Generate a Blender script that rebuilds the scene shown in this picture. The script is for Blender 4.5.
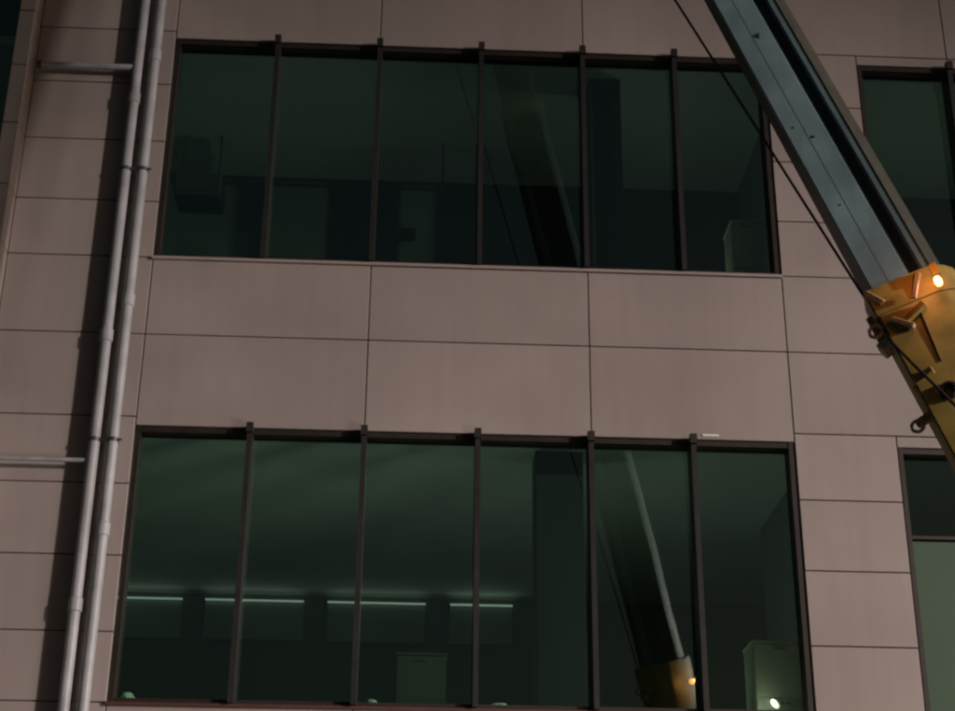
import bpy, bmesh, math, random
from mathutils import Vector, Matrix
random.seed(7)
for o in list(bpy.data.objects): bpy.data.objects.remove(o)
SC = bpy.context.scene
COL = SC.collection
R = math.radians

# ------------------------------------------------------------------ camera
W, H, F = 955.0, 711.0, 1583.0           # photograph size and focal length in its pixels
CAM = Vector((0.0, 0.0, 1.6))
YAW, PIT, ROL = 0.04453, 0.42322, 0.00971
fw = Vector((math.sin(YAW)*math.cos(PIT), math.cos(YAW)*math.cos(PIT), math.sin(PIT)))
rt0 = Vector((math.cos(YAW), -math.sin(YAW), 0)); up0 = rt0.cross(fw)
rt = rt0*math.cos(ROL) + up0*math.sin(ROL); up = -rt0*math.sin(ROL) + up0*math.cos(ROL)
cd = bpy.data.cameras.new('camera'); cam = bpy.data.objects.new('camera', cd); COL.objects.link(cam)
M = Matrix((rt, up, -fw)).transposed().to_4x4(); M.translation = CAM; cam.matrix_world = M
cd.sensor_width = 36; cd.lens = F/W*36; cd.clip_end = 2000; cd.clip_start = 0.05
SC.camera = cam
def ray(x, y): return rt*((x-W/2)/F) - up*((y-H/2)/F) + fw
def at(x, y, Y):                          # the point of a pixel's ray that lies Y metres ahead of the camera
    d = ray(x, y); return CAM + d*(Y/d.y)

# ------------------------------------------------------------------ night sky, weak sun, exposure
SUN_EL, SUN_AZ = R(7), R(122.8)             # azimuth clockwise from +Y: low on the right, behind the camera
w = bpy.data.worlds.new('World'); SC.world = w; w.use_nodes = True
nt = w.node_tree; nt.nodes.clear()
sky = nt.nodes.new('ShaderNodeTexSky'); sky.sky_type = 'NISHITA'; sky.sun_disc = False
sky.sun_elevation = SUN_EL; sky.sun_rotation = SUN_AZ; sky.dust_density = 4.0
bg = nt.nodes.new('ShaderNodeBackground'); bg.inputs['Strength'].default_value = 0.019
wo = nt.nodes.new('ShaderNodeOutputWorld')
nt.links.new(sky.outputs[0], bg.inputs[0]); nt.links.new(bg.outputs[0], wo.inputs[0])
sd = bpy.data.lights.new('sun', 'SUN'); sd.energy = 0.30; sd.angle = R(1.2); sd.color = (1.0, 0.90, 0.86)
so = bpy.data.objects.new('sun', sd); COL.objects.link(so)
sdir = Vector((math.sin(SUN_AZ)*math.cos(SUN_EL), math.cos(SUN_AZ)*math.cos(SUN_EL), math.sin(SUN_EL)))
so.rotation_euler = sdir.to_track_quat('Z', 'Y').to_euler(); so.location = (0, 0, 40)
STREET_W = 38000.0
FLOOD_W = 1900.0
vs = SC.view_settings; vs.view_transform = 'Standard'; vs.look = 'None'; vs.gamma = 1; vs.exposure = 0.0
vs.use_curve_mapping = False
SC.render.engine = 'CYCLES'
SC.cycles.pixel_filter_type = 'BLACKMAN_HARRIS'; SC.cycles.filter_width = 2.6

# ------------------------------------------------------------------ materials
def mat(name, col, rough=.5, metal=0., var=0., scale=3., bump=0., bscale=60., rand=0., spec=.5, coat=0., stain=0.):
    m = bpy.data.materials.new(name); m.use_nodes = True; t = m.node_tree; b = t.nodes['Principled BSDF']
    b.inputs['Roughness'].default_value = rough; b.inputs['Metallic'].default_value = metal
    b.inputs['Specular IOR Level'].default_value = spec; b.inputs['Coat Weight'].default_value = coat
    geo = t.nodes.new('ShaderNodeNewGeometry')
    n = t.nodes.new('ShaderNodeTexNoise'); n.inputs['Scale'].default_value = scale; n.inputs['Detail'].default_value = 6
    t.links.new(geo.outputs['Position'], n.inputs['Vector'])
    mr = t.nodes.new('ShaderNodeMapRange'); mr.inputs['From Min'].default_value = .3; mr.inputs['From Max'].default_value = .7
    mr.inputs['To Min'].default_value = 1-var; mr.inputs['To Max'].default_value = 1+var
    t.links.new(n.outputs[0], mr.inputs[0]); val = mr.outputs[0]
    if rand:
        oi = t.nodes.new('ShaderNodeObjectInfo'); m2 = t.nodes.new('ShaderNodeMapRange')
        m2.inputs['To Min'].default_value = 1-rand; m2.inputs['To Max'].default_value = 1+rand
        t.links.new(oi.outputs['Random'], m2.inputs[0])
        mu = t.nodes.new('ShaderNodeMath'); mu.operation = 'MULTIPLY'
        t.links.new(val, mu.inputs[0]); t.links.new(m2.outputs[0], mu.inputs[1]); val = mu.outputs[0]
    if stain:                             # thin rain streaks running down
        mp = t.nodes.new('ShaderNodeMapping'); mp.inputs['Scale'].default_value = (5, 5, .35)
        t.links.new(geo.outputs['Position'], mp.inputs[0])
        n2 = t.nodes.new('ShaderNodeTexNoise'); n2.inputs['Scale'].default_value = 1.6; n2.inputs['Detail'].default_value = 5
        t.links.new(mp.outputs[0], n2.inputs['Vector'])
        m3 = t.nodes.new('ShaderNodeMapRange'); m3.inputs['From Min'].default_value = .42; m3.inputs['From Max'].default_value = .72
        m3.inputs['To Min'].default_value = 1; m3.inputs['To Max'].default_value = 1-stain
        t.links.new(n2.outputs[0], m3.inputs[0])
        mu = t.nodes.new('ShaderNodeMath'); mu.operation = 'MULTIPLY'
        t.links.new(val, mu.inputs[0]); t.links.new(m3.outputs[0], mu.inputs[1]); val = mu.outputs[0]
    vm = t.nodes.new('ShaderNodeVectorMath'); vm.operation = 'SCALE'; vm.inputs[0].default_value = col[:3]
    t.links.new(val, vm.inputs['Scale']); t.links.new(vm.outputs[0], b.inputs['Base Color'])
    if bump:
        n3 = t.nodes.new('ShaderNodeTexNoise'); n3.inputs['Scale'].default_value = bscale; n3.inputs['Detail'].default_value = 4
        t.links.new(geo.outputs['Position'], n3.inputs['Vector'])
        bp = t.nodes.new('ShaderNodeBump'); bp.inputs['Strength'].default_value = bump; bp.inputs['Distance'].default_value = .01
        t.links.new(n3.outputs[0], bp.inputs['Height']); t.links.new(bp.outputs[0], b.inputs['Normal'])
    return m
def emit(name, col, s):
    m = bpy.data.materials.new(name); m.use_nodes = True; b = m.node_tree.nodes['Principled BSDF']
    b.inputs['Base Color'].default_value = (*col, 1); b.inputs['Emission Color'].default_value = (*col, 1)
    b.inputs['Emission Strength'].default_value = s
    return m
def glass(name, tint, refl, wave=.06):
    m = bpy.data.materials.new(name); m.use_nodes = True; t = m.node_tree; t.nodes.clear()
    out = t.nodes.new('ShaderNodeOutputMaterial'); mix = t.nodes.new('ShaderNodeMixShader')
    tr = t.nodes.new('ShaderNodeBsdfTransparent'); tr.inputs[0].default_value = (*tint, 1)
    gl = t.nodes.new('ShaderNodeBsdfGlossy'); gl.inputs['Roughness'].default_value = .02; gl.inputs[0].default_value = (.86, 1, .93, 1)
    fc = t.nodes.new('ShaderNodeLayerWeight'); fc.inputs[0].default_value = .5      # Schlick, the same from both sides of the pane
    lw = t.nodes.new('ShaderNodeMath'); lw.operation = 'POWER'; lw.inputs[1].default_value = 5; t.links.new(fc.outputs['Facing'], lw.inputs[0])
    ad = t.nodes.new('ShaderNodeMath'); ad.operation = 'ADD'; ad.inputs[1].default_value = refl; ad.use_clamp = True
    geo = t.nodes.new('ShaderNodeNewGeometry'); n = t.nodes.new('ShaderNodeTexNoise'); n.inputs['Scale'].default_value = .9
    t.links.new(geo.outputs['Position'], n.inputs['Vector'])
    bp = t.nodes.new('ShaderNodeBump'); bp.inputs['Strength'].default_value = wave; bp.inputs['Distance'].default_value = .02
    t.links.new(n.outputs[0], bp.inputs['Height']); t.links.new(bp.outputs[0], gl.inputs['Normal'])
    t.links.new(lw.outputs[0], ad.inputs[0]); t.links.new(ad.outputs[0], mix.inputs[0])
    t.links.new(tr.outputs[0], mix.inputs[1]); t.links.new(gl.outputs[0], mix.inputs[2]); t.links.new(mix.outputs[0], out.inputs[0])
    return m
MT = dict(
    panel=mat('cladding', (.345, .292, .275), .42, var=.12, scale=.6, rand=.055, stain=.06, bump=.02, bscale=5),
    core=mat('joint_backing', (.18, .148, .138), .9, var=.1),
    bronze=mat('bronze_frame', (.030, .023, .020), .5, metal=.3, var=.2, scale=6),
    mullion=mat('mullion_metal', (.034, .033, .031), .45, metal=.4, var=.2, scale=5),
    sill=mat('sill_metal', (.09, .035, .03), .5, var=.15, scale=5),
    glass=glass('tinted_glass', (.71, .84, .755), .10),
    frost=mat('green_film', (.032, .078, .038), .6, var=.05, scale=2),
    ceiling=mat('ceiling_board', (.78, .80, .75), .9, var=.06, scale=1.5),
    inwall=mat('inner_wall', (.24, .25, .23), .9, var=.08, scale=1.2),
    floor=mat('inner_floor', (.08, .08, .075), .8, var=.1),
    column=mat('column_paint', (.012, .014, .017), .8, var=.1),
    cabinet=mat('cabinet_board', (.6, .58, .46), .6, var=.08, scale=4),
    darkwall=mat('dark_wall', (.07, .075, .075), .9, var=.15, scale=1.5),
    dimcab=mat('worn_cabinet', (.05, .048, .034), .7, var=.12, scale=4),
    bulb=emit('bulb', (1, .95, .85), .9),
    dark=mat('dark_box', (.03, .033, .033), .7, var=.1),
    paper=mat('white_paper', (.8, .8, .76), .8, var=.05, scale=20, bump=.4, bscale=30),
    tube=emit('tube_light', (.94, 1.0, .95), .30),
    batten=mat('batten_white', (.40, .42, .40), .6, var=.04),
    pipe=mat('grey_pipe', (.36, .37, .39), .45, var=.18, scale=4, stain=.2),
    clamp=mat('pipe_clamp', (.10, .10, .10), .5, metal=.6, var=.2, scale=20),
    teal=mat('boom_paint', (.165, .245, .268),   .5, var=.20, scale=3.0, stain=.22, bump=.05, bscale=12),
    tealdark=mat('boom_dark', (.02, .026, .028), .5, var=.2, scale=8),
    yellow=mat('crane_yellow', (.28, .19, .042), .5, var=.26, scale=7, bump=.08, bscale=18),
    olive=mat('rail_grease', (.030, .031, .020), .6, var=.3, scale=8),
    seam=mat('weld', (.045, .07, .08), .8, var=.3, scale=20),
    steel=mat('bare_steel', (.46, .36, .24), .45, metal=.25, var=.25, scale=25),
    rope=mat('wire_rope', (.02, .017, .016), .55, metal=.3, var=.3, scale=60),
    lamp=emit('orange_lamp', (1.0, .42, .14), 7.0),
    white=emit('added_lamp_lens', (1.0, .9, .8), 14.0),
    asphalt=mat('asphalt', (.05, .05, .052), .9, var=.2, scale=1.2, bump=.4, bscale=120),
    paving=mat('paving', (.22, .21, .20), .85, var=.12, scale=2, bump=.2, bscale=50),
    kerb=mat('kerb_stone', (.3, .29, .28), .8, var=.12, scale=5),
    paint=mat('road_paint', (.7, .7, .68), .7, var=.1, scale=9),
    rubber=mat('rubber', (.02, .02, .02), .85, var=.1),
    rim=mat('wheel_rim', (.35, .35, .36), .4, metal=.7, var=.1),
    cabpaint=mat('cab_paint', (.62, .62, .60), .35, var=.05, coat=.3),
    ctrim=mat('black_trim', (.03, .03, .03), .5, var=.1),
    pole=mat('galvanised', (.3, .31, .31), .45, metal=.6, var=.15, scale=6),
    headlamp=mat('lamp_glass', (.6, .6, .6), .15, var=.05),
)

# ------------------------------------------------------------------ helpers
CACHE = {}
def new(name, me, m=None, parent=None, loc=None):
    o = bpy.data.objects.new(name, me); COL.objects.link(o)
    if m and not me.materials: me.materials.append(MT[m])
    if loc is not None: o.location = loc
    if parent: o.parent = parent
    return o
def empty(name, loc=(0, 0, 0)):
    o = bpy.data.objects.new(name, None); COL.objects.link(o); o.location = loc; o.empty_display_size = .3; return o
def tag(o, label=None, cat=None, group=None, kind=None):
    if label: o['label'] = label
    if cat: o['category'] = cat
    if group: o['group'] = group
    if kind: o['kind'] = kind
    return o
def fin(bm, name, smooth=False):
    bmesh.ops.recalc_face_normals(bm, faces=bm.faces[:])
    me = bpy.data.meshes.new(name); bm.to_mesh(me); bm.free()
    if smooth:
        for p in me.polygons: p.use_smooth = True
        me.set_sharp_from_angle(angle=R(40))
    return me
def bmbox(bm, x0, x1, y0, y1, z0, z1):
    r = bmesh.ops.create_cube(bm, size=1)
    for v in r['verts']:
        v.co = Vector(((x0+x1)/2+v.co.x*(x1-x0), (y0+y1)/2+v.co.y*(y1-y0), (z0+z1)/2+v.co.z*(z1-z0)))
    return r['verts']
def boxmesh(sx, sy, sz, bev, m):
    k = ('box', round(sx, 3), round(sy, 3), round(sz, 3), bev, m)
    if k not in CACHE:
        bm = bmesh.new(); bmbox(bm, -sx/2, sx/2, -sy/2, sy/2, -sz/2, sz/2)
        if bev: bmesh.ops.bevel(bm, geom=bm.edges[:], offset=bev, segments=1, affect='EDGES')
        CACHE[k] = fin(bm, 'box'); CACHE[k].materials.append(MT[m])
    return CACHE[k]
def box(name, x0, x1, y0, y1, z0, z1, m, parent=None, bev=.004):
    o = new(name, boxmesh(x1-x0, y1-y0, z1-z0, bev, m), None, None, ((x0+x1)/2, (y0+y1)/2, (z0+z1)/2))
    if parent:
        o.parent = parent; o.location = Vector(o.location) - wpos(parent)
    return o
def wpos(o):
    v = Vector(o.location)
    while o.parent: o = o.parent; v += Vector(o.location)
    return v
def tube_bm(bm, pts, r, n=12, cap=True):
    pts = [Vector(p) for p in pts]; rings = []
    rr = r if isinstance(r, (list, tuple)) else [r]*len(pts)
    for i, p in enumerate(pts):
        d = (pts[min(i+1, len(pts)-1)]-pts[max(i-1, 0)]).normalized()
        a = d.cross(Vector((0, 0, 1)));
        if a.length < .05: a = d.cross(Vector((0, 1, 0)))
        a.normalize(); b = d.cross(a).normalized()
        rings.append([bm.verts.new(p+(a*math.cos(t)+b*math.sin(t))*rr[i]) for t in [2*math.pi*k/n for k in range(n)]])
    for q, s in zip(rings, rings[1:]):
        for k in range(n): bm.faces.new((q[k], q[(k+1) % n], s[(k+1) % n], s[k]))
    if cap: bm.faces.new(rings[0][::-1]); bm.faces.new(rings[-1])
def tube(name, pts, r, m, parent=None, n=12):
    bm = bmesh.new(); off = wpos(parent) if parent else Vector()
    tube_bm(bm, [Vector(p)-off for p in pts], r, n)
    return new(name, fin(bm, name, True), m, parent)

# ------------------------------------------------------------------ ground
FY = 14.85                                # facade plane
def sheet(name, x0, x1, y0, y1, z, m):
    me = bpy.data.meshes.new(name); me.from_pydata([(x0, y0, z), (x1, y0, z), (x1, y1, z), (x0, y1, z)], [], [(0, 1, 2, 3)])
    return tag(new(name, me, m), kind='structure')
sheet('ground', -600, 600, -600, 600, -.004, 'asphalt')
sheet('road', -120, 120, -7, 11.4, 0, 'asphalt')
pv = box('pavement', -60, 60, 11.55, FY+.6, -.1, .12, 'paving', bev=0); tag(pv, kind='structure')
kb = box('kerb', -60, 60, 11.4, 11.545, -.1, .125, 'kerb', bev=.01); tag(kb, kind='structure')
lm = bmesh.new()
for i in range(-12, 13): bmbox(lm, i*4.2, i*4.2+2.2, 3.1, 3.22, .002, .006)
tag(new('road_marking', fin(lm, 'road_marking'), 'paint'), kind='structure')

# ------------------------------------------------------------------ the building
B = empty('office_building', (0, FY, 0))
tag(B, 'office block facade of mauve stone panels with dark green ribbon windows', 'building')
SILL, HEAD, ST = 4.668, 7.430, 4.655      # lower storey; the others repeat it
A_, B_ = 1.1375, 1.0349
MX = [-2.742+A_*i for i in range(5)]; MX += [MX[4]+B_, MX[4]+2*B_]
XR = 4.957                                # where the next ribbon window begins
RX = [XR, 5.985, 7.02, 8.06, 9.10]
J = .0055                                  # half joint
def panel(x0, x1, z0, z1, y=FY, th=.03):
    o = box('cladding_panel', x0+J, x1-J, y, y+th, z0+J, z1-J, 'panel', B, bev=.005)
    o.rotation_euler = (random.uniform(-1, 1)*.0018, 0, random.uniform(-1, 1)*.0018)
    return o
rows = [SILL, 5.335, 6.083, 6.815, 7.525]
for s in (-1, 0, 1):
    d = s*ST
    # piers beside the windows
    for z0, z1 in zip(rows, rows[1:]):
        panel(-4.26, -2.752, max(z0+d, .13), z1+d); panel(3.893, XR-.01, max(z0+d, .13), z1+d); panel(9.11, 11.2, max(z0+d, .13), z1+d)
    # spandrels above the windows
    for z0, z1 in ((7.525, 8.437), (8.437, 9.323)):
        panel(-4.26, -2.752, z0+d, z1+d)
        zc = z0 if z0 > 8 else HEAD+.0
        for x0, x1 in ((-2.752, -.47), (-.47, 1.82), (1.82, 3.893)): panel(x0, x1, zc+d, z1+d)
        zc = z0
        panel(3.893, 6.0, zc+d, z1+d); panel(6.0, 8.06, zc+d, z1+d); panel(8.06, 9.11, zc+d, z1+d); panel(9.11, 11.2, z0+d, z1+d)
    # the strip of panel between the last pier joint and the window head on the right
    box('window_lintel', XR-.01+J, 9.10, FY+.003, FY+.033, HEAD-.025+d, 7.525-J+d, 'panel', B)
    # backing wall
    for x0, x1 in ((-4.2, -2.80), (3.93, XR+.03), (9.14, 11.15)):
        box('backing_wall', x0, x1, FY+.036, FY+.30, max(SILL-.05+d, .02), HEAD+.05+d, 'core', B, bev=0)
    box('backing_wall', -4.2, 11.15, FY+.036, FY+.32, HEAD+.051+d, SILL+ST-.051+d, 'core', B, bev=0)
# fin on the left, one block per row
fz = [.13, .68, 1.43, 2.16, 2.87]
allz = sorted({round(z+s*ST, 3) for s in (-1, 0, 1) for z in rows+[8.437, 9.323] if z+s*ST > .2 and z+s*ST < 14})
allz = [.13]+[z for i, z in enumerate(allz) if i == 0 or z-allz[i-1] > .05]
for z0, z1 in zip(allz, allz[1:]):
    box('fin_panel', -4.432, -4.262, FY-.29, FY+.02, z0+J, z1-J, 'panel', B, bev=.006)
box('fin_core', -4.415, -4.28, FY-.27, FY+.3, .1, allz[-1]-.02, 'core', B, bev=0)
TOP = allz[-1]
box('parapet_coping', -8.6, 11.25, FY-.08, FY+.5, TOP+.01, TOP+.10, 'panel', B, bev=.01)
box('roof_slab', -8.55, 11.15, FY+.51, FY+8.5, TOP-.35, TOP-.05, 'core', B, bev=0)
box('side_wall', 11.16, 11.40, FY+.04, FY+8.6, 0, TOP, 'panel', B, bev=0)
box('side_wall', -8.80, -8.56, FY+.04, FY+8.6, 0, TOP, 'panel', B, bev=0)
box('rear_wall', -8.54, 11.14, FY+8.35, FY+8.6, 0, TOP-.36, 'panel', B, bev=0)

GY = FY+.125                              # glass plane
def window(xs, z0, z1, low=None, name='window'):
    """outer frame as the part; sill, mullions and panes under it"""
    bm = bmesh.new(); x0, x1 = xs[0], xs[-1]; fwid = .046
    bmbox(bm, x0, x0+fwid, .012, .20, z0, z1); bmbox(bm, x1-fwid, x1, .012, .20, z0, z1)
    bmbox(bm, x0+fwid+.001, x1-fwid-.001, .022, .20, z1-.058, z1-.004); bmbox(bm, x0+fwid+.001, x1-fwid-.001, .03, .20, z0+.004, z0+.05)
    fr = new(name, fin(bm, 'frame'), 'bronze', B)
    box('window_sill', x0-.02, x1+.02, FY-.035, FY+.035, z0-.03, z0+.003, 'sill' if z0 < 6 else 'panel', fr)
    for i, x in enumerate(xs[1:-1]):
        mb = bmesh.new()
        bmbox(mb, -.026, .026, -.085, .15, z0+.006, z1-.01); bmbox(mb, -.034, .034, -.115, -.035, z1-.08, z1+.022)
        mo = new('mullion', fin(mb, 'mullion'), 'mullion', fr, (x, 0, 0))
    ys = [z0+.05, z1-.058]
    for a, b in zip(xs, xs[1:]):
        gl = (max(a+.0265, x0+fwid), min(b-.0265, x1-fwid))
        if low is None:
            p = box('pane', gl[0], gl[1], GY-.004, GY+.004, ys[0], ys[1], 'glass', fr, bev=0)
            p.rotation_euler = (random.uniform(-1, 1)*.0035, 0, random.uniform(-1, 1)*.0035)
        else:
            box('pane', gl[0], gl[1], GY-.004, GY+.004, low+.02, ys[1], 'glass', fr, bev=0)
            box('frosted_pane', gl[0], gl[1], GY-.006, GY+.006, ys[0], low-.02, 'frost', fr, bev=0)
            box('transom', gl[0], gl[1], GY-.05, GY+.03, low-.019, low+.019, 'bronze', fr)
    return fr
LX = [-8.5, -7.5, -6.5, -5.5, -4.434]
for s in (-1, 0, 1):
    d = s*ST; z0 = max(SILL+d, .25)
    window(MX, z0, HEAD+d)
    window(RX, z0, HEAD-.03+d, low=(6.475+d) if s < 1 else None)
    window(LX, z0, HEAD+d+ST-2.765 if s < 1 else TOP-.02, name='side_window')

# rooms behind the glass
IY = FY+.33
def room(z_floor, z_ceil, depth, wm='inwall'):
    box('floor_slab', -8.5, 11.1, IY, IY+8.0, z_floor-.3, z_floor, 'floor', B, bev=0)
    box('ceiling_slab', -8.5, 11.1, IY, IY+depth, z_ceil, z_ceil+.12, 'ceiling', B, bev=0)
    box('partition_wall', -8.5, 11.1, IY+depth+.001, IY+depth+.12, z_floor+.001, z_ceil+.12, wm, B, bev=0)
room(SILL-.85, HEAD+.06, 6.05)
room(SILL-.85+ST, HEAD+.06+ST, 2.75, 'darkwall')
room(.05, HEAD+.06-ST, 6.0)
# unseen uplighters added near the glass, below the sills, to light the ceilings
UP_W = 11.0
def uplighter(x, y, zf, W_, label):
    t = empty('added_floor_lamp', (x, y, zf)); tag(t, label, 'lamp', 'added floor lamps inside the rooms')
    tube('base', [(x, y, zf), (x, y, zf+.025)], .13, 'dark', t, 18)
    tube('stem', [(x, y, zf+.02), (x, y, zf+.58)], .012, 'dark', t, 10)
    tube('bowl', [(x, y, zf+.56), (x, y, zf+.60), (x, y, zf+.68)], [.04, .10, .15], 'dark', t, 18)
    tube('bulb', [(x, y, zf+.681), (x, y, zf+.685)], .11, 'bulb', t, 16)
    d = bpy.data.lights.new('added_floor_lamp_light', 'SPOT'); d.energy = W_; d.color = (.90, 1.0, .88); d.shadow_soft_size = .11
    d.spot_size = R(160); d.spot_blend = 1.0
    o = bpy.data.objects.new('added_floor_lamp_light', d); COL.objects.link(o); o.location = (x, y, zf+.72); o.rotation_euler = (R(180), 0, 0)
for i, x in enumerate((-1.6, 3.1)):
    uplighter(x, IY+.75, SILL-.85+ST, UP_W*.55, ('added unseen floor lamp in the upper room on the side of the drain pipes', 'added unseen floor lamp in the upper room on the side of the crane')[i])
for i, x in enumerate((-1.5, .75, 3.1)):
    uplighter(x, IY+.95, SILL-.85, UP_W*.85, ('added unseen floor lamp in the lower room on the side of the drain pipes', 'added unseen floor lamp in the lower room beside the dark column', 'added unseen floor lamp in the lower room near the pale cabinet')[i])
uplighter(6.6, IY+.8, SILL-.85+ST, UP_W*.55, 'added unseen floor lamp in the upper room behind the window past the stone pier')
for z0, z1 in ((SILL-.84, HEAD+.055), (SILL-.84+ST, HEAD+.055+ST)):
    for x in (-4.4, 4.25):
        box('cross_wall', x-.06, x+.06, IY+.02, IY+2.7, z0, z1, 'inwall', B, bev=0)
box('column', 1.30, 1.80, IY+.25, IY+.65, SILL-.84, HEAD+.055, 'column', B, bev=.01)
box('column', 1.95, 2.32, IY+.25, IY+.65, SILL-.84+ST, HEAD+.055+ST, 'column', B, bev=.01)
box('painted_glint', 2.95, 3.12, FY-.012, FY+.0, HEAD+.035, HEAD+.06, 'paper', B, bev=.004)  # small white patch stands in for a glint on the panel edge

# fluorescent battens on the rear wall of the lower room
BY = IY+6.05
for i in range(4):
    xa = at(205+122.5*(i-1), 600, BY-.1).x; L = .86 if i == 3 else 1.34
    t = empty('wall_light', (xa+L/2, BY, HEAD-.10))
    tag(t, ('fluorescent wall light seen through the lower pane next to the drain pipes', 'fluorescent wall light crossed by the first lower mullion from the pipes',
            'fluorescent wall light crossed by the second lower mullion from the pipes', 'fluorescent wall light in the lower room ending beside the dark column')[i], 'light', 'fluorescent lights along the rear wall')
    box('tube_lamp', xa, xa+L, BY-.11, BY-.08, HEAD-.058, HEAD-.034, 'tube', t, bev=.008)
    box('back_panel', xa, xa+L, BY-.06, BY-.002, HEAD-.58, HEAD-.07, 'batten', t)
    ad = bpy.data.lights.new('tube_light', 'AREA'); ad.shape = 'RECTANGLE'; ad.size = L; ad.size_y = .04; ad.energy = .3; ad.color = (.94, 1, .95)
    ao = bpy.data.objects.new('tube_light', ad); COL.objects.link(ao); ao.location = (xa+L/2, BY-.13, HEAD-.07); ao.rotation_euler = (R(-75), 0, 0)
    box('end_cap', xa-.03, xa-.001, BY-.12, BY-.002, HEAD-.075, HEAD-.025, 'dark', t)
# things seen through the glass
def cabinet(px0, px1, ptop, Y, zf, name, label, cat, m='cabinet'):
    a = at(px0, ptop, Y); b = at(px1, ptop, Y); top = a.z
    t = empty(name, ((a.x+b.x)/2, Y+.2, zf)); tag(t, label, cat)
    box('carcass', a.x, b.x, Y+.021, Y+.42, zf, top-.025, m, t)
    box('top_board', a.x-.01, b.x+.01, Y-.005, Y+.43, top-.024, top, m, t)
    n = 3; zz = top-.03
    for k in range(n):
        h = (zz-zf-.04)/n; o = box('drawer_front', a.x+.01, b.x-.01, Y, Y+.02, zz-(k+1)*h+.006, zz-k*h-.006, m, t)
        box('handle', (a.x+b.x)/2-.06, (a.x+b.x)/2+.06, Y-.02, Y-.001, zz-k*h-.06, zz-k*h-.045, 'dark', o)
    return t
FL1, FL2 = SILL-.85, SILL-.85+ST
cabinet(752, 806, 640, IY+.15, FL1, 'drawer_cabinet', 'pale cabinet standing in the lower window beside the stone pier', 'cabinet')
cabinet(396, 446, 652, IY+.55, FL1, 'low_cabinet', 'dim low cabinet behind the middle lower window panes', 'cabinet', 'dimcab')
cabinet(731, 760, 220, IY+.12, FL2, 'filing_cabinet', 'greenish cabinet in the corner of the upper window beside the crane rope', 'cabinet')
def hung(px0, px1, y0, y1, Y, label):
    a = at(px0, y0, Y); b = at(px1, y1, Y)
    t = empty('ceiling_unit', ((a.x+b.x)/2, Y, b.z)); tag(t, label, 'air unit', 'dark units hung in the upper room')
    box('casing', a.x, b.x, Y, Y+.5, b.z, a.z, 'dark', t, bev=.02)
    box('grille', a.x+.03, b.x-.03, Y-.012, Y-.001, b.z+.04, b.z+.09, 'ctrim', t)
    for x in (a.x+.06, b.x-.06): tube('hanger', [(x, Y+.2, a.z-.01), (x, Y+.2, HEAD+.06+ST)], .012, 'clamp', t, 6)
hung(175, 220, 172, 195, IY+1.6, 'dark hanging unit behind the upper window pane next to the drain pipes')
hung(438, 482, 182, 197, IY+1.6, 'dark hanging unit in the middle of the upper room')
# small white things on the inner sill of the lower window
ZS = SILL+.05
sh = box('window_ledge', -2.68, 3.80, FY+.202, IY+.10, SILL-.04, SILL+.070, 'inwall', B)
def crumple(name, px, py, Y, sx, sz, label, cat, m='paper'):
    bm = bmesh.new(); bmesh.ops.create_icosphere(bm, subdivisions=2, radius=.5)
    rr = random.Random(int(px))
    for v in bm.verts:
        v.co *= rr.uniform(.8, 1.15); v.co.z = max(v.co.z, -.35)
        v.co = Vector((v.co.x*sx, v.co.y*.12, (v.co.z+.35)*sz))
    p = at(px, py, Y); o = new(name, fin(bm, name), m, None, (p.x, Y, SILL+.071)); tag(o, label, cat)
crumple('paper_bag', 127, 697, IY-.03, .15, .10, 'small white bag on the sill beside the bronze jamb near the pipes', 'bag')
crumple('folded_cloth', 372, 697, IY-.03, .10, .08, 'small white cloth on the sill beside a mullion, under the light row', 'cloth')
crumple('paper_cup', 447, 697, IY-.03, .06, .06, 'tiny white cup on the sill in front of the low cabinet', 'cup')
crumple('paper_stack', 498, 700, IY-.03, .19, .07, 'flat white paper heap on the sill near the dark column', 'paper')
# small lit lamp on the ledge
dp = at(787, 694, IY-.02); lz = SILL+.071
dl = empty('desk_lamp', (dp.x, IY-.02, lz)); tag(dl, 'small lit white lamp on the sill in front of the pale cabinet', 'lamp')
tube('base', [(dp.x, IY-.02, lz), (dp.x, IY-.02, lz+.02)], .05, 'paper', dl, 16)
tube('stem', [(dp.x, IY-.02, lz+.02), (dp.x-.02, IY-.02, lz+.12), (dp.x-.06, IY-.03, lz+.15)], .008, 'paper', dl, 8)
tube('shade', [(dp.x-.13, IY-.06, lz+.09), (dp.x-.06, IY-.03, lz+.15)], [.055, .02], 'paper', dl, 16)
tube('bulb', [(dp.x-.136, IY-.062, lz+.085), (dp.x-.131, IY-.060, lz+.089)], .048, 'bulb', dl, 16)
dd = bpy.data.lights.new('desk_lamp_light', 'POINT'); dd.energy = 1.1; dd.color = (1, .93, .78); dd.shadow_soft_size = .04
do = bpy.data.objects.new('desk_lamp_light', dd); COL.objects.link(do); do.location = (dp.x-.17, IY-.07, lz+.10)

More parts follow.
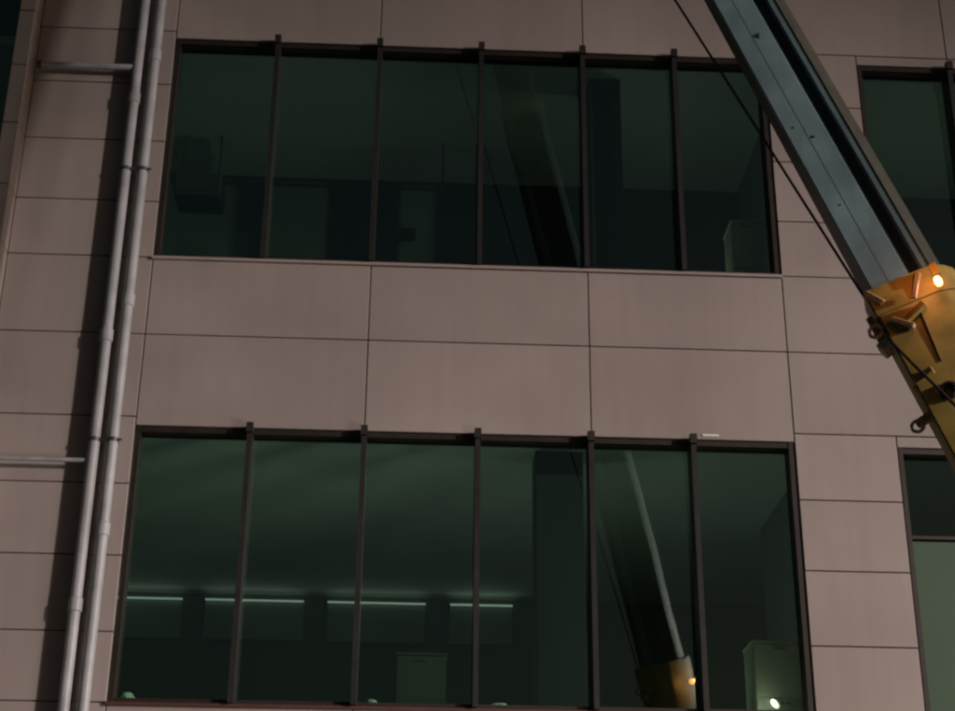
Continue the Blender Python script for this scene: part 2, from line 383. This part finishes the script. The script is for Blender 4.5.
# ------------------------------------------------------------------ drain pipes
def drain(x, r, label, branches, sockets, clamps):
    Y = FY-.115; t = empty('drain_pipe', (x, Y, .12)); tag(t, label, 'pipe', 'drain pipes on the facade')
    tube('pipe_tube', [(x, Y, .12), (x, Y, TOP-.05)], r, 'pipe', t, 20)
    for z in sockets: tube('socket', [(x, Y, z-.07), (x, Y, z-.06), (x, Y, z+.06), (x, Y, z+.07)], [r+.002, r+.012, r+.012, r+.002], 'pipe', t, 20)
    for z in clamps:
        c = tube('clamp', [(x, Y, z-.02), (x, Y, z+.02)], r+.008, 'clamp', t, 20)
        tube('clamp_rod', [(x, Y+r, z), (x, FY-.001, z)], .012, 'clamp', c, 8)
        tube('clamp_bolt', [(x+r+.005, Y-.03, z), (x+r+.04, Y-.03, z)], .012, 'clamp', c, 8)
    for x1, z, rr in branches:
        b = tube('branch_pipe', [(x-r*.5, Y, z), (x1, Y, z)], rr, 'pipe', t, 16)
        tube('end_cap', [(x1-.03, Y, z), (x1+.02, Y, z)], rr+.008, 'clamp', b, 16)
    return t
zb1 = at(85, 66, FY-.115).z; zb2 = at(40, 459, FY-.115).z
drain(-3.115, .055, 'grey drain pipe with branch pipes running to the pale fin', [(at(40, 66, FY-.115).x, zb1, .036), (-4.22, zb2, .022)],
      [11.2, 8.35, 5.55, 2.6], [at(133, 170, FY-.115).z, at(98, 440, FY-.115).z, 4.0, 1.5])
drain(-2.935, .055, 'plain grey drain pipe nearest to the window jamb', [],
      [11.75, 8.75, 6.3, 3.1], [at(133, 170, FY-.115).z, at(98, 440, FY-.115).z, 4.0, 1.5])

# ------------------------------------------------------------------ truck crane
L0 = Vector((4.899, 8.135, -.724+1.6)); dv = Vector((-.255, .237, .938)).normalized()
def ax(t): return L0+dv*t
TP, TC = 1.55, 5.93                       # boom pivot and mouth of the yellow section, metres along the axis
v = (ax(TC)-CAM).normalized()
e1 = dv.cross(v).normalized();
if e1.dot(rt) < 0: e1 = -e1
e2 = e1.cross(dv).normalized()
if e2.dot(v) > 0: e2 = -e2                 # towards the camera
K = empty('truck_crane', (4.6, 8.5, 0))
tag(K, 'telescopic truck crane with teal boom sliding out of a yellow base section', 'crane')
KO = Vector((4.6, 8.5, 0))
def loft(name, prof, ta, tb, m, parent, inner=None, bev=0):
    bm = bmesh.new(); rings = []
    for t in (ta, tb): rings.append([bm.verts.new(ax(t)+e1*a+e2*b-KO) for a, b in prof])
    n = len(prof)
    for k in range(n): bm.faces.new((rings[0][k], rings[0][(k+1) % n], rings[1][(k+1) % n], rings[1][k]))
    bm.faces.new(rings[0][::-1]); bm.faces.new(rings[1])
    if bev: bmesh.ops.bevel(bm, geom=[e for e in bm.edges if (abs(((e.verts[0].co-e.verts[1].co).normalized()).dot(dv)) > .9)], offset=bev, segments=2, affect='EDGES')
    o = new(name, fin(bm, name, True), m, K)
    if parent is not K: o.parent = parent
    return o
def loc(t, a, b): return ax(t)+e1*a+e2*b
TEAL = [(-.268, .06), (-.205, .245), (.055, .160), (.062, .115), (.140, .115), (.150, .150), (.195, .140), (.262, .02),
        (.262, -.12), (.12, -.22), (-.14, -.22), (-.265, -.10)]
YEL = [(-.300, .08), (-.250, .295), (.16, .215), (.255, .155), (.315, .05), (.315, -.14), (.15, -.265), (-.17, -.265), (-.300, -.12)]
sc = lambda pr, k: [(a*k, b*k) for a, b in pr]
loft('boom_base', YEL, TP-.5, TC, 'yellow', K, bev=.012)
bc = loft('boom_collar', [(a*1.05, b*1.06) for a, b in YEL], TC-.20, TC+.012, 'yellow', K, bev=.012)
s1 = loft('boom_section', TEAL, TC-.3, 13.6, 'teal', K, bev=.006)
loft('slide_plate', [(.065, .1152), (.065, .120), (.137, .120), (.137, .1152)], TC+.02, 13.55, 'tealdark', s1)
loft('shade_strip', [(-.2685, .064), (-.2745, .068), (-.214, .246), (-.2085, .2435)], TC+.02, 13.55, 'tealdark', s1)  # dark strip paints in the shade on the left chamfer
loft('weld_seam', [(-.085, .2052), (-.084, .2064), (-.078, .2044), (-.077, .2030)], TC+.02, 13.55, 'seam', s1)
loft('rear_shade_plate', [(-.27, -.098), (-.262, -.094), (-.139, -.2195), (.055, -.2205), (.055, -.226), (-.142, -.226)], TC+.02, 13.55, 'tealdark', s1)  # dark plate added to narrow the lit strip mirrored in the glass
loft('edge_rail', [(.200, .134), (.206, .142), (.268, .036), (.268, .0), (.2615, .0), (.2615, .03)], TC+.02, 13.55, 'olive', s1)
loft('boom_collar', [(a*1.06, b*1.06) for a, b in TEAL], 13.6, 13.75, 'steel', K)
loft('boom_section', sc(TEAL, .82), 13.55, 18.5, 'teal', K, bev=.005)
hd = loft('boom_head', sc(YEL, .8), 18.45, 19.1, 'yellow', K, bev=.01)
# small marks and bolts on the teal side
def stud(px, py, r, n, name):
    rd = ray(px, py); best = None
    nrm = (e1*.085+e2*.26).normalized(); p0 = loc(TC, -.075, .2025)
    k = (p0-CAM).dot(nrm)/rd.dot(nrm); p = CAM+rd*k
    o = tube(name, [p-nrm*.01, p+nrm*.004], r, 'tealdark', K, n)
    return o
stud(757, 36, .034, 3, 'boom_hole'); stud(813, 137, .014, 8, 'boom_bolt'); stud(793, 128, .009, 8, 'boom_bolt'); stud(840, 205, .008, 8, 'boom_bolt')
# fittings at the mouth of the yellow section
def obox(name, t, a, b, lt, la, lb, m, parent, rot=0):
    bm = bmesh.new(); vv = bmbox(bm, -la/2, la/2, -lb/2, lb/2, -lt/2, lt/2)
    bmesh.ops.bevel(bm, geom=bm.edges[:], offset=min(la, lb, lt)*.15, segments=1, affect='EDGES')
    bb = e2; cr, sr = math.cos(rot), math.sin(rot)
    for q in bm.verts:
        x, y, z = q.co; x, z = x*cr-z*sr, x*sr+z*cr
        q.co = loc(t, a, b)+e1*x+bb*y+dv*z-KO
    return new(name, fin(bm, name), m, K)
obox('guide_bracket', TC-.20, -.30, .10, .22, .07, .16, 'yellow', K)
obox('guide_bracket', TC-.06, -.22, .285, .16, .05, .05, 'steel', K, .5)
obox('guide_plate', TC-.10, .06, .250, .20, .035, .03, 'steel', K, -.55)
obox('guide_plate', TC-.30, -.06, .268, .05, .24, .05, 'yellow', K, .35)
obox('latch_bar', TC-.33, -.13, .288, .17, .035, .04, 'steel', K, .7)
obox('rope_guide', TC-.36, -.29, .16, .07, .12, .14, 'steel', K, .3)
obox('cable_stay', TC-.50, -.02, .250, .40, .012, .02, 'rope', K, -.1)
obox('guide_bracket', TC-.86, -.20, .22, .22, .12, .10, 'yellow', K, .2)
obox('guide_plate', TC-.75, -.18, .283, .05, .15, .05, 'yellow', K, .15)
obox('latch_bar', TC-1.00, -.29, .22, .05, .15, .06, 'yellow', K, .1)
def ring(name, c, rad, r, m):
    bm = bmesh.new(); pts = [c+(e1*math.cos(q)+dv*math.sin(q))*rad for q in [2*math.pi*i/16 for i in range(17)]]
    tube_bm(bm, [p-KO for p in pts], r, 8, False); return new(name, fin(bm, name, True), m, K)
ring('shackle', loc(TC-1.03, -.36, .24), .04, .012, 'steel')
ring('shackle', loc(TC-.28, -.31, .27), .045, .013, 'steel')
ring('guide_pulley', loc(TC-.92, -.08, .272), .045, .022, 'ctrim')
# hoist rope: from the head past the guides down to the winch
YB = lambda px, py, off: None
def on_boom(px, py, b):                    # pixel ray met with the boom's own plane, b metres off its axis
    rd = ray(px, py); p0 = loc(TC, 0, b); k = (p0-CAM).dot(e2)/rd.dot(e2); return CAM+rd*k
A0 = on_boom(868, 303, .22); B0 = on_boom(675, 0, .20); ext = (B0-A0).normalized()
rp = [A0+ext*10.6, B0, A0, on_boom(893, 343, .30), on_boom(913, 364, .31), on_boom(958, 408, .31), loc(TP+.4, -.05, .42), loc(TP-.1, -.1, .45)]
tube('hoist_rope', rp, .0105, 'rope', K, 8)
ring('head_sheave', rp[0]-ext*.1+e1*.1, .14, .03, 'steel')
obox('head_arm', 18.6, -.42, .12, .12, .70, .08, 'yellow', K)
# orange work lamp on the collar
lp = loc(TC-.02, 0, 0); q = on_boom(938, 281, .315)
ln = tube('work_lamp', [q+e2*.035, q+e2*.03, q, q-e2*.035], [.012, .022, .026, .022], 'lamp', K, 14)
obox('lamp_bracket', TC-.06, (q-ax(TC)).dot(e1)+.02, .265, .09, .05, .02, 'yellow', K)
pl = bpy.data.lights.new('work_lamp_light', 'POINT'); pl.energy = 1.8; pl.color = (1, .32, .09); pl.shadow_soft_size = .04
po = bpy.data.objects.new('work_lamp_light', pl); COL.objects.link(po); po.location = q+e2*.10+dv*.06
# second lamp on the building side of the yellow section (its glow is what the lower window mirrors)
q2 = loc(TC-.30, .10, -.33)
l2 = tube('work_lamp', [q2+e2*.03, q2, q2-e2*.035], [.03, .04, .03], 'lamp', K, 14)
pl2 = bpy.data.lights.new('rear_lamp_light', 'POINT'); pl2.energy = 6; pl2.color = (1, .45, .13); pl2.shadow_soft_size = .05
po2 = bpy.data.objects.new('rear_lamp_light', pl2); COL.objects.link(po2); po2.location = q2-e2*.12
# column, cylinder, carrier
PV = ax(TP)
def kb_(name, x0, x1, y0, y1, z0, z1, m, parent=K, bev=.02): return box(name, x0, x1, y0, y1, z0, z1, m, parent, bev)
tube('crane_column', [(PV.x+.05, PV.y, 1.1), (PV.x+.05, PV.y, 1.25), (PV.x+.05, PV.y, 1.3), (PV.x+.05, PV.y, PV.z-.1)], [.5, .5, .3, .24], 'yellow', K, 20)
kb_('slewing_head', PV.x-.30, PV.x+.40, PV.y-.34, PV.y+.34, PV.z-.16, PV.z+.30, 'yellow')
tube('luffing_cylinder', [(PV.x-.15, PV.y+.1, 1.5), loc(TP+.9, -.1, -.2)], .07, 'ctrim', K, 14)
tube('winch_drum', [(PV.x-.36, PV.y-.42, PV.z+.05), (PV.x+.2, PV.y-.42, PV.z+.05)], .13, 'steel', K, 16)
for y in (8.05, 9.0): kb_('chassis_rail', 1.3, 8.9, y-.06, y+.06, .72, .95, 'ctrim')
kb_('flatbed', 1.0, 5.9, 7.4, 9.7, .96, 1.12, 'cabpaint')
for y in (7.38, 9.66): kb_('side_board', 1.0, 5.9, y, y+.05, 1.122, 1.52, 'cabpaint')
bm = bmesh.new(); vv = bmbox(bm, 6.3, 8.9, 7.45, 9.65, .62, 2.75)
for q_ in vv:
    if q_.co.x > 8 and q_.co.z > 2: q_.co.x -= .45
for q_ in bm.verts: q_.co -= KO
bmesh.ops.bevel(bm, geom=bm.edges[:], offset=.07, segments=2, affect='EDGES')
cb = new('cab', fin(bm, 'cab', True), 'cabpaint', K)
kb_('cab_window', 6.75, 8.0, 7.435, 7.449, 1.75, 2.45, 'ctrim', cb); kb_('cab_window', 6.75, 8.0, 9.651, 9.665, 1.75, 2.45, 'ctrim', cb)
kb_('bumper', 8.78, 9.0, 7.45, 9.65, .42, .72, 'ctrim', cb)
for y in (7.75, 9.35): kb_('headlight', 8.88, 8.915, y-.14, y+.14, .85, 1.05, 'headlamp', cb)
for x in (2.2, 3.35, 7.9):
    for y, sgn in ((7.72, -1), (9.38, 1)):
        wh = tube('wheel', [(x, y-.14, .48), (x, y-.11, .48), (x, y+.11, .48), (x, y+.14, .48)], [.42, .48, .48, .42], 'rubber', K, 28)
        tube('rim', [(x, y+sgn*.141, .48), (x, y+sgn*.155, .48)], [.27, .22], 'rim', wh, 20)
# row of three unseen floodlights added on the cab roof to light the facade
box('added_light_bar', 7.27, 7.33, 7.55, 9.55, 2.76, 2.82, 'ctrim', K)
for fy in (7.7, 8.55, 9.4):
    FP = Vector((7.3, fy, 3.02)); FA = (Vector((-9.0, FY, 2.0))-FP).normalized()
    fl = tube('added_floodlight', [FP-FA*.12, FP-FA*.02, FP+FA*.06], [.06, .15, .17], 'ctrim', K, 18)
    tube('lens', [FP+FA*.061, FP+FA*.066], .15, 'white', fl, 18); tube('mount', [(7.3, fy, 2.82), FP-FA*.1], .03, 'ctrim', fl, 8)
    fd = bpy.data.lights.new('added_floodlight_light', 'SPOT'); fd.energy = FLOOD_W/3; fd.color = (1.0, .88, .82); fd.shadow_soft_size = .5
    fd.spot_size = R(90); fd.spot_blend = 1.0
    fo = bpy.data.objects.new('added_floodlight_light', fd); COL.objects.link(fo); fo.location = FP+FA*.42; fo.rotation_euler = FA.to_track_quat('-Z', 'Y').to_euler()
for y in (7.1, 10.0):
    o = kb_('outrigger', 5.95, 6.15, min(y, 8.5), max(y, 8.5), .60, .71, 'yellow')
    tube('outrigger_leg', [(6.05, y, .7), (6.05, y, .03)], .05, 'steel', o, 12); tube('outrigger_foot', [(6.05, y, .03), (6.05, y, 0)], .16, 'steel', o, 16)

# ------------------------------------------------------------------ unseen street lamp added by the road to light the facade from the right
def added_street_lamp(x, y, h, aim, label):
    t = empty('added_street_lamp', (x, y, 0)); tag(t, label, 'street lamp')
    tube('pole', [(x, y, 0), (x, y, h-.6), (x-.1, y+.1, h-.2), (x-.5, y+.45, h)], [.11, .07, .06, .05], 'pole', t, 14)
    hx, hy = x-.8, y+.7
    box('lamp_head', hx-.32, hx+.32, hy-.2, hy+.2, h-.02, h+.12, 'pole', t, bev=.03)
    box('lens', hx-.27, hx+.27, hy-.16, hy+.16, h-.06, h-.021, 'white', t, bev=.01)
    tube('base_plate', [(x, y, 0), (x, y, .04)], .22, 'pole', t, 16)
    ld = bpy.data.lights.new('added_street_lamp_light', 'SPOT'); ld.energy = STREET_W; ld.color = (1.0, .86, .80); ld.shadow_soft_size = .22
    ld.spot_size = R(56); ld.spot_blend = 1.0
    lo = bpy.data.objects.new('added_street_lamp_light', ld); COL.objects.link(lo); p = Vector((hx, hy, h-.12)); lo.location = p
    lo.rotation_euler = (Vector(aim)-p).to_track_quat('-Z', 'Y').to_euler()
added_street_lamp(25.5, -3.5, 12.3, (-2.5, FY, 0.5), 'added unseen street lamp by the road far beside the truck crane')
